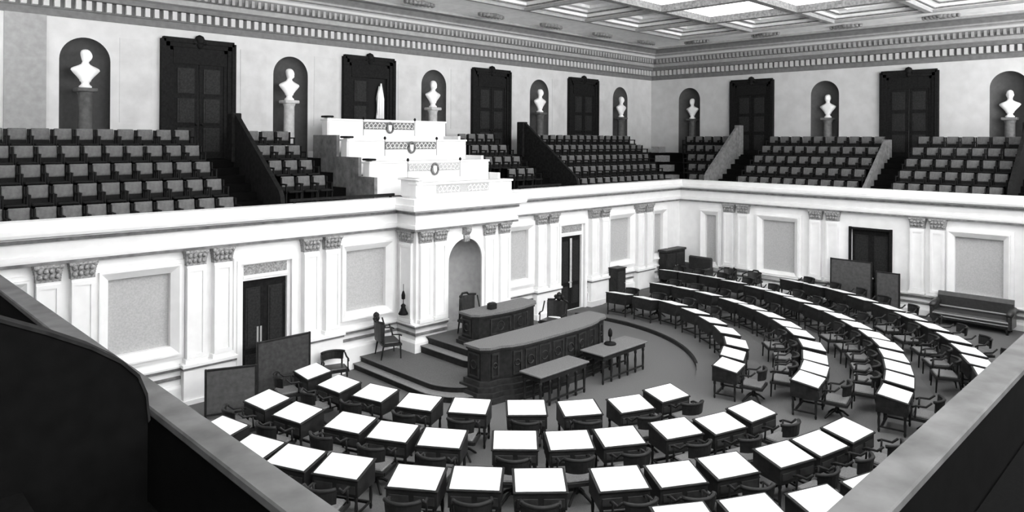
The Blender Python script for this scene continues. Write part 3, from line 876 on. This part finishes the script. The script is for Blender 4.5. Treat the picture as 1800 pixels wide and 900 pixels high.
def counter(name, label, cat, outline, z0, z1, plinths, topm, npan, front_i):
    """panelled counter from a ccw plan outline: body, moulded plinth, overhanging top, raised panels along the front"""
    t = thing(name, label, cat, (0,0,0))
    MB().prism(outline, z0, z1-.06).build('body', M_WOOD, t)
    mb = MB()
    for a, b, o in plinths: mb.prism(offset_poly(outline, o), z0+a, z0+b)
    mb.build('plinth', M_WOOD2, t)
    mb = MB(); mb.prism(offset_poly(outline, .03), z1-.12, z1-.06); mb.build('moulding', M_WOOD2, t)
    mb = MB(); mb.prism(offset_poly(outline, .07), z1-.06, z1); mb.build('top', topm, t)
    # panels with carved bosses
    for (p, q) in front_i:
        L_ = hypot(q[0]-p[0], q[1]-p[1]); k = max(1, round(L_/.55)); ang = atan2(q[1]-p[1], q[0]-p[0])
        for j in range(k):
            mx = Matrix.Translation((p[0]+(q[0]-p[0])*(j+.5)/k, p[1]+(q[1]-p[1])*(j+.5)/k, 0)) @ Matrix.Rotation(ang, 4, 'Z')
            hw = L_/k/2-.05; za, zb = z0+plinths[-1][1]+.06, z1-.18
            pm = MB()
            for b_ in ((-hw,-hw+.04,za,zb),(hw-.04,hw,za,zb),(-hw+.04,hw-.04,za,za+.04),(-hw+.04,hw-.04,zb-.04,zb)):
                pm.box(b_[0],b_[1],-.03,.0,b_[2],b_[3],mx)
            zc = (za+zb)/2; r = min(hw, (zb-za)/2)*.55
            pts = [mx @ Vector((r*cos(a*pi/6), -.012, zc+r*sin(a*pi/6))) for a in range(12)]
            pm.tube(pts, .018, 5, True)
            pm.build('panel', M_WOOD2, t)
    return t
# clerks' counter: long, with a bowed middle
oc = [(11.62,13.2),(11.62,12.72),(11.78,12.58),(12.1,12.55),(12.35,12.42),(12.7,12.34),(13.3,12.31),(14.0,12.31),(14.7,12.31),(15.3,12.36),(15.65,12.44),(15.9,12.55),(16.2,12.58),(16.34,12.72),(16.34,13.2)]
counter('clerks_counter', 'long bowed mahogany counter with grey top below the rostrum', 'counter', oc, 0, 1.3, [(0,.13,.26),(.13,.24,.20),(.24,.36,.14),(.36,.48,.07)], M_COUNTER, 6,
        [(oc[0],oc[1]),(oc[2],oc[3]),(oc[4],oc[5]),(oc[5],oc[8]),(oc[8],oc[10]),(oc[11],oc[12]),(oc[13],oc[14])])
orr = [(12.95,14.95),(12.92,14.5),(13.05,14.36),(13.35,14.3),(13.7,14.24),(14.15,14.22),(14.6,14.24),(14.9,14.3),(15.2,14.36),(15.33,14.5),(15.3,14.95)]
counter('rostrum_desk', 'tall curved mahogany rostrum desk standing before the arched niche', 'desk', orr, .7, 1.56, [(0,.1,.12),(.1,.18,.07)], M_COUNTER, 4,
        [(orr[0],orr[1]),(orr[3],orr[5]),(orr[5],orr[7]),(orr[9],orr[10])])
mb = MB(); mb.bbox(13.62,13.86,14.5,14.68,1.56,1.72,.015); mb.box(13.66,13.82,14.53,14.65,1.72,1.74)
mb.build('desk_box', M_WOOD, label='small dark box standing on the rostrum desk', category='box')

# ------------------------------------------------------------------ armchairs
def make_armchair(name, label, cat, w=.56, seat_h=.44, back_h=.82, m=M_WOOD, sm=M_CANE, high=False, swivel=False):
    t = thing(name, label, cat)       # faces +y
    hw = w/2
    mb = MB(); mb.bbox(-hw+.04,hw-.04,-.22,.24,seat_h-.05,seat_h,.02); mb.build('seat', sm, t)
    mb = MB()
    for s_ in (-1,1): mb.box(s_*hw-.02*(s_>0)-.02*(s_<0)+.0, s_*hw+.02, -.24,.26,seat_h-.10,seat_h-.04)
    mb.box(-hw,hw,.22,.26,seat_h-.1,seat_h-.04); mb.box(-hw,hw,-.26,-.22,seat_h-.1,seat_h-.04); mb.build('seat_frame', m, t)
    # curved back
    mb = MB(); n = 8; lo = .02 if high else .12
    for i in range(n):
        a0, a1 = radians(-52+104*i/n), radians(-52+104*(i+1)/n)
        vs = []
        for a in (a0, a1):
            for r, z in ((hw*1.02,seat_h+lo),(hw*1.10,back_h-.06),(hw*1.10+.04,back_h-.06),(hw*1.02+.04,seat_h+lo)):
                vs.append((r*sin(a), .04-r*cos(a), z))
        mb.add(vs, [(0,1,5,4),(1,2,6,5),(2,3,7,6),(3,0,4,7),(0,3,2,1),(4,5,6,7)])
    mb.build('backrest', m if not high else sm, t)
    mb = MB(); pts = [((hw*1.10+.02)*sin(radians(a)), .04-(hw*1.10+.02)*cos(radians(a)), back_h-.04+(.05 if high and abs(a) < 20 else 0)) for a in range(-58, 59, 9)]
    mb.tube(pts, .032, 7); mb.build('top_rail', m, t)
    for s_ in (-1,1):
        mb = MB(); mb.tube([(s_*hw*.98,-.10,back_h-.06),(s_*(hw+.01),.0,seat_h+.22),(s_*(hw+.01),.18,seat_h+.21),(s_*(hw-.0),.25,seat_h+.17)], .022, 7)
        mb.tube([(s_*hw,.18,seat_h+.21),(s_*hw,.2,seat_h-.06)], .018, 7); mb.build('arm', m, t)
    if swivel:
        mb = MB(); mb.lathe([(.13,seat_h-.06),(.12,seat_h-.09),(.035,seat_h-.11),(.03,.26),(.05,.2),(.06,.14),(.03,.1)], n=10); mb.build('pedestal', m, t)
        for k in range(4):
            a = pi/4+pi/2*k; mb = MB(); mb.tube([(.03*cos(a),.03*sin(a),.17),(.14*cos(a),.14*sin(a),.13),(.27*cos(a),.27*sin(a),.03),(.30*cos(a),.30*sin(a),.0)], [.03,.028,.024,.02], 6); mb.build('foot', m, t)
        return t
    for s_ in (-1,1):
        mb = MB(); mb.tube([(s_*(hw-.03),.22,seat_h-.06),(s_*(hw-.03),.23,.3),(s_*(hw-.03),.24,0)], [.026,.024,.016], 7); mb.build('leg', m, t)
        mb = MB(); mb.tube([(s_*(hw-.05),-.22,back_h-.12),(s_*(hw-.05),-.23,seat_h-.06),(s_*(hw-.05),-.30,0)], [.02,.026,.016], 7); mb.build('leg', m, t)
    return t

# ------------------------------------------------------------------ desks
def make_desk():
    t = thing('desk', '', 'desk')     # sitter on -y side, faces +y
    W_, D = .80, .58
    sl = Matrix.Translation((0,0,.735)) @ Matrix.Rotation(radians(9), 4, 'X')
    mb = MB(); mb.bbox(-W_/2-.02,W_/2+.02,-D/2-.03,D/2+.02,-.014,.014,.008,sl); mb.build('lid', M_WOOD, t)
    mb = MB(); mb.bbox(-W_/2+.02,W_/2-.02,-D/2-.005,D/2-.02,.014,.028,.025,sl); mb.build('writing_surface', M_PALETOP, t, label='pale writing cover')  # pale slab over most of the lid
    mb = MB()
    prof = [(-D/2,.42),(D/2,.42),(D/2,.735+D/2*.158-.02),(-D/2,.735-D/2*.158-.02)]
    mb.extr(prof, -W_/2, W_/2); mb.build('case', M_WOOD, t)
    mb = MB()
    for x in (-.2,.2): mb.bbox(x-.16,x+.16,-D/2-.015,-D/2,.47,.60,.006)
    mb.build('drawer_front', M_WOOD2, t)
    for sx in (-1,1):
        for sy in (-1,1):
            mb = MB(); mb.lathe([(.03,.42),(.034,.36),(.022,.32),(.03,.22),(.02,.08),(.028,.05),(.018,0)], sx*(W_/2-.05), sy*(D/2-.05), 8); mb.build('leg', M_WOOD, t)
    mb = MB(); mb.box(-W_/2+.05,W_/2-.05,.17,.21,.10,.14); mb.box(-W_/2+.04,-W_/2+.07,-.24,.24,.1,.13); mb.box(W_/2-.07,W_/2-.04,-.24,.24,.1,.13); mb.build('stretcher', M_WOOD, t)
    return t

D1 = [(8.54,15.17),(8.53,13.99),(8.79,12.95),(9.14,11.87),(9.74,10.98),(10.51,10.12),(11.28,9.37),(12.22,8.78),(13.3,8.62)]
E1 = [(16.06,8.64),(16.99,9.03),(17.96,9.46),(18.89,10.24),(19.65,11.12),(20.3,12.1),(20.77,13.2),(20.72,14.23),(20.7,15.35)]
D2 = [(6.81,13.91),(6.93,12.85),(7.39,11.71),(7.72,10.81),(8.19,9.97),(9.06,9.0),(9.75,8.33),(10.53,7.81),(11.59,7.3),(12.4,6.85),(13.4,6.72)]
E2 = [(16.12,6.73),(16.99,6.95),(17.85,7.29),(18.88,7.8),(19.81,8.52),(20.5,9.2),(21.2,10.03),(21.75,10.89),(22.16,11.78),(22.53,12.9),(22.73,13.94),(22.75,14.9)]
D3 = [(5.44,12.88),(5.52,11.69),(5.82,10.86),(6.22,10.04),(6.82,8.92),(7.46,8.25),(8.12,7.53),(9.05,6.71),(9.81,6.18),(10.68,5.76),(11.75,5.31),(12.62,5.07),(13.57,4.94)]
E3 = [(16.24,4.97),(17.28,5.2),(18.18,5.5),(19.06,5.87),(19.96,6.3),(20.72,6.88),(21.48,7.6),(22.2,8.35),(22.8,9.2),(23.45,10.15),(23.92,11.01),(24.29,11.96),(24.68,13.1),(24.9,14.1),(24.92,15.05),(24.9,15.95)]
D4 = [(8.6,5.25),(9.48,4.71),(10.41,4.14),(11.4,3.75)]
E4 = [(18.7,3.78),(19.63,4.2),(20.55,4.62),(21.52,5.18),(22.45,5.93),(23.27,6.71),(24.04,7.56),(24.72,8.55),(25.4,9.5),(25.70,10.42),(25.98,11.38)]
AC = (14.65, 14.6)
ARC = ['innermost', 'second', 'third', 'outermost']
OPENED = {(0,i) for i in range(1,5)} | {(1,i) for i in range(1,7)} | {(2,i) for i in range(1,7)}
desk0 = make_desk(); chair0 = make_armchair('armchair', '', 'chair', swivel=True)
dk_used = [False]
for r, (near, far) in enumerate(((D1,E1),(D2,E2),(D3,E3),(D4,E4))):
    for half, lst in (('near', near[::-1]), ('far', far)):
        for i, (x, y) in enumerate(lst):
            z = r*.1 + .1; yaw = atan2(AC[1]-y, AC[0]-x) - pi/2
            aisle = 'centre aisle'
            labd = 'pale-topped dark desk, %s from %s, %s half of the %s arc' % (ORD[i], aisle, half, ARC[r])
            labc = 'dark armchair at desk %s from %s, %s half of %s arc' % (ORD[i], aisle, half, ARC[r])
            gd, gc = 'desks of the %s arc' % ARC[r], 'armchairs of the %s arc' % ARC[r]
            dy = random.uniform(-.03,.03)
            out = .62 + random.uniform(-.02,.06)
            opened = half == 'far' and (r, i) in OPENED
            if half == 'far' and i == 0: out = .60
            dirx, diry = (x-AC[0]), (y-AC[1]); l = hypot(dirx,diry); dirx /= l; diry /= l
            sx = random.uniform(-.06,.06)
            cx_, cy_ = x+dirx*out-diry*sx, y+diry*out+dirx*sx; cr = yaw+random.uniform(-.18,.18)
            if not dk_used[0]:
                dk_used[0] = True
                for o, lab, g, p, a in ((desk0,labd,gd,(x,y,z),yaw),(chair0,labc,gc,(cx_,cy_,z),cr)):
                    o['label'] = lab; o['group'] = g; o.location = p; o.rotation_euler = (0,0,a); kids(o)
            else:
                dup(desk0, (x,y,z), yaw, labd, gd)
                if not opened: dup(chair0, (cx_,cy_,z), cr if i else yaw, labc, gc)

# open armchairs left standing before the far-half desks of the outer arcs
open0 = make_armchair('open_armchair', '', 'chair', .60, .42, .80, M_WOOD, M_CANE)
first = True
for r, lst in ((1, E2[1:5]), (2, E3[1:7]), (3, E4[1:6])):
    for i, (x, y) in enumerate(lst):
        dx, dy = AC[0]-x, AC[1]-y; l = hypot(dx,dy); dx /= l; dy /= l
        p = (x+dx*.68, y+dy*.68, tier_of(x+dx*.68, y+dy*.68)); a = atan2(dy,dx)-pi/2+random.uniform(-.04,.04)
        lab = 'open armchair pushed back against desk %s of far half, %s arc' % (ORD[i+1], ARC[r]); g = 'open armchairs before the %s arc' % ARC[r]
        if first: first = False; open0['label'] = lab; open0['group'] = g; open0.location = p; open0.rotation_euler = (0,0,a); kids(open0)
        else: dup(open0, p, a, lab, g)

# ------------------------------------------------------------------ clerks' tables
def make_table(x0, x1, y0, y1, label):
    t = thing('clerks_table', label, 'table', ((x0+x1)/2,(y0+y1)/2,0), 0, "clerks' tables before the counter")
    hw, hd = (x1-x0)/2, (y1-y0)/2
    mb = MB(); mb.bbox(-hw,hw,-hd,hd,.74,.78,.012); mb.build('table_top', M_COUNTER, t)
    mb = MB(); mb.box(-hw+.06,hw-.06,-hd+.05,hd-.05,.62,.74); mb.build('apron', M_WOOD, t)
    for sx in (-1,-.6,-.2,.2,.6,1):
        for sy in (-1,1):
            mb = MB(); mb.lathe([(.035,.62),(.04,.55),(.025,.5),(.036,.35),(.026,.12),(.034,.06),(.022,0)], sx*(hw-.1), sy*(hd-.09), 8); mb.build('leg', M_WOOD, t)
    for sy in (-1, 1):
        mb = MB(); mb.box(-hw+.1,hw-.1,sy*(hd-.09)-.02,sy*(hd-.09)+.02,.1,.14); mb.build('stretcher', M_WOOD, t)
    return t
make_table(12.2, 14.0, 11.3, 12.0, 'long narrow table with grey top under the bowed middle of the counter')
make_table(14.58, 16.55, 11.32, 12.1, 'long narrow table with grey top holding a dark lamp')
t = thing('desk_lamp', 'small dark desk lamp standing on the grey table top', 'lamp', (15.55,11.85,.78))
MB().lathe([(.16,0),(.17,.02),(.15,.05),(.05,.07),(.02,.09)], n=14).build('base', M_IRON, t)
MB().lathe([(.018,.09),(.018,.2),(.05,.22),(.06,.3),(.05,.38),(.02,.42),(.005,.44)], n=12).build('stem', M_IRON, t)

# ------------------------------------------------------------------ podium chairs, president's chair
def carved_chair(label, loc, rz):
    o = make_armchair('carved_armchair', label, 'chair', .76, .46, 1.04, M_WOOD, M_LEATHER, True)
    mb = MB()
    for dx, dz, r in ((0,1.16,.09),(-.12,1.1,.06),(.12,1.1,.06),(0,1.06,.1)):
        mb.lathe([(.005,-r),(r*.7,-r*.6),(r,0),(r*.7,r*.6),(.005,r)], dx, -.36, 9, z=dz)
    mb.build('crest', M_WOOD, o)
    o.location = loc; o.rotation_euler = (0,0,rz); return o
carved_chair('dark carved armchair on the podium beside the bay, under the wall lamp', (11.55,16.4,.31), -pi/2-.35)
carved_chair('dark carved armchair on the podium past the rostrum desk', (16.45,14.7,.31), pi/2+.25)
pc = make_armchair('high_back_chair', 'dark round-backed chair behind the rostrum desk', 'chair', .62, .46, 1.12, M_WOOD, M_LEATHER, True)
pc.location = (13.72,15.42,.7); pc.rotation_euler = (0,0,pi)
# lower chair beside the standing screens
o = make_armchair('low_chair', 'low dark chair on the carpet beside the second standing screen', 'chair', .62, .44, .8, M_WOOD, M_LEATHER)
o.location = (9.75,16.25,0); o.rotation_euler = (0,0,pi-.3)
# wall lamp on the bay side
t = thing('wall_lamp', 'small dark bell-shaped lamp on the side of the rostrum bay', 'lamp', (12.1,16.5,1.34))
MB().lathe([(.13,0),(.14,.03),(.1,.1),(.06,.2),(.07,.26),(.03,.3)], n=14).build('base', M_IRON, t)
MB().lathe([(.012,.3),(.012,.42),(.05,.44),(.055,.55),(.03,.64),(.008,.68),(.008,.86)], n=12).build('stem', M_IRON, t)
MB().box(-.03,.16,-.02,.02,.02,.06).build('bracket', M_IRON, t)

# ------------------------------------------------------------------ standing screens, sofa, corner furniture
def screen(label, p, q, z0, h, m, rim):
    L_ = hypot(q[0]-p[0], q[1]-p[1]); a = atan2(q[1]-p[1], q[0]-p[0])
    t = thing('standing_screen', label, 'screen', (*p, z0), a, 'standing screens before the doors')
    MB().box(.03, L_-.03, -.012, .012, .10, h-.04).build('cloth', m, t)
    mb = MB()
    mb.bbox(0,.05,-.025,.025,.0,h,.008); mb.bbox(L_-.05,L_,-.025,.025,.0,h,.008); mb.bbox(.05,L_-.05,-.022,.022,h-.05,h-.005,.008); mb.bbox(.05,L_-.05,-.022,.022,.08,.13,.008)
    mb.build('frame', rim, t)
    for x in (.025, L_-.025):
        mb = MB(); mb.bbox(x-.025,x+.025,-.16,.16,0,.05,.01); mb.build('foot', rim, t)
    return t
screen('dark cloth screen standing before the long-wall door', (7.62,16.15), (9.02,16.15), .1, 1.4, M_SCREEN, M_WOOD)
screen('greyish cloth screen standing by the near end of the long wall', (6.2,15.6), (7.2,15.2), .2, 1.1, M_SCREENL, M_WOOD)
screen('tall grey cloth screen standing before the short-wall door', (26.8,10.4), (26.8,8.95), .4, 1.65, M_SCREENL, M_WOOD)
screen('lower grey cloth screen standing beside the short-wall door', (26.75,8.82), (26.75,8.03), .4, 1.38, M_SCREENL, M_WOOD)

t = thing('sofa', 'dark leather sofa with scrolled arms against the short wall', 'sofa', (26.55,5.85,.4), pi/2)   # local: x along wall, back toward -y
hl = 1.05
mb = MB(); mb.bbox(-hl,hl,-.28,.42,.2,.45,.05); mb.build('seat', M_LEATHER, t)
mb = MB(); pr = [(-.30,.25),(-.22,.25),(-.26,.85),(-.32,.97),(-.40,.97),(-.42,.9),(-.38,.3)]
n = len(pr); mb.extr(pr, -hl, hl); mb.build('backrest', M_LEATHER, t)
mb = MB(); mb.bbox(-hl+.02,hl-.02,-.24,-.215,.5,.54,.005); mb.bbox(-hl+.02,hl-.02,.40,.435,.36,.40,.006); mb.bbox(-hl+.02,hl-.02,.40,.43,.27,.30,.006); mb.build('trim', M_LIGHTWOOD, t)
for s_ in (-1,1):
    mb = MB(); mb.bbox(s_*hl-.07,s_*hl+.07,-.3,.42,.15,.58,.04)
    mb.tube([(s_*hl,-.32,.66),(s_*hl,.1,.64),(s_*hl,.42,.6)], [.11,.1,.085], 12); mb.build('arm', M_LEATHER, t)
    for yy in (-.24,.34):
        mb = MB(); mb.lathe([(.04,.2),(.05,.14),(.03,.05),(.035,0)], s_*(hl-.06), yy, 8); mb.build('leg', M_WOOD, t)
# cabinet and low settee in the corner
t = thing('cabinet', 'dark tall cabinet standing in the room corner behind the desks', 'cabinet', (26.2,16.72,.4))
MB().bbox(-.72,.72,-.18,.2,.08,1.24,.02).build('body', M_WOOD, t)
MB().bbox(-.77,.77,-.22,.22,1.24,1.33,.02).build('top', M_WOOD2, t)
for s_ in (-1,1):
    mb = MB(); mb.bbox(s_*.35-.3,s_*.35+.3,-.205,-.18,.16,1.15,.01); d = mb.build('door', M_WOOD2, t)
    MB().lathe([(.005,-.02),(.02,0),(.005,.02)], s_*.08, -.22, 8, z=.65).build('knob', M_LIGHTWOOD, d)
MB().box(-.68,.68,-.15,.18,0,.08).build('plinth', M_WOOD, t)
t = thing('settee', 'dark upholstered settee beside the corner cabinet along the short wall', 'sofa', (26.72,15.85,.4), pi/2)
MB().bbox(-.55,.55,-.22,.36,.15,.44,.05).build('seat', M_LEATHER, t)
mb = MB(); mb.bbox(-.55,.55,-.36,-.22,.2,1.0,.05); mb.build('backrest', M_LEATHER, t)
for s_ in (-1,1): MB().bbox(s_*.55-.06,s_*.55+.06,-.3,.34,.1,.62,.04).build('arm', M_LEATHER, t)
for s_ in (-1,1):
    for yy in (-.2,.28): MB().lathe([(.03,.16),(.04,.1),(.025,0)], s_*.5, yy, 8).build('leg', M_WOOD, t)
t = thing('side_cabinet', 'small dark upright cabinet against the long wall past the far door', 'cabinet', (22.2,16.6,.2))
MB().bbox(-.28,.28,-.2,.2,.05,1.2,.015).build('body', M_WOOD, t)
mb = MB(); mb.bbox(-.24,.24,-.222,-.2,.12,1.1,.01); d = mb.build('door', M_WOOD2, t)
MB().lathe([(.005,-.02),(.02,0),(.005,.02)], .18, -.235, 8, z=.65).build('knob', M_LIGHTWOOD, d)
MB().bbox(-.31,.31,-.23,.2,1.2,1.24,.01).build('top', M_WOOD2, t)
MB().box(-.26,.26,-.18,.18,0,.05).build('plinth', M_WOOD, t)
for (y, d) in ((14.45,'beside the corner settee'), (13.4,'under the pale wall panel')):
    o = make_armchair('wall_chair', 'dark padded chair against the short wall ' + d, 'chair', .6, .40, .72, M_WOOD, M_LEATHER, True)
    o.location = (26.75, y, .4); o.rotation_euler = (0,0,pi/2)
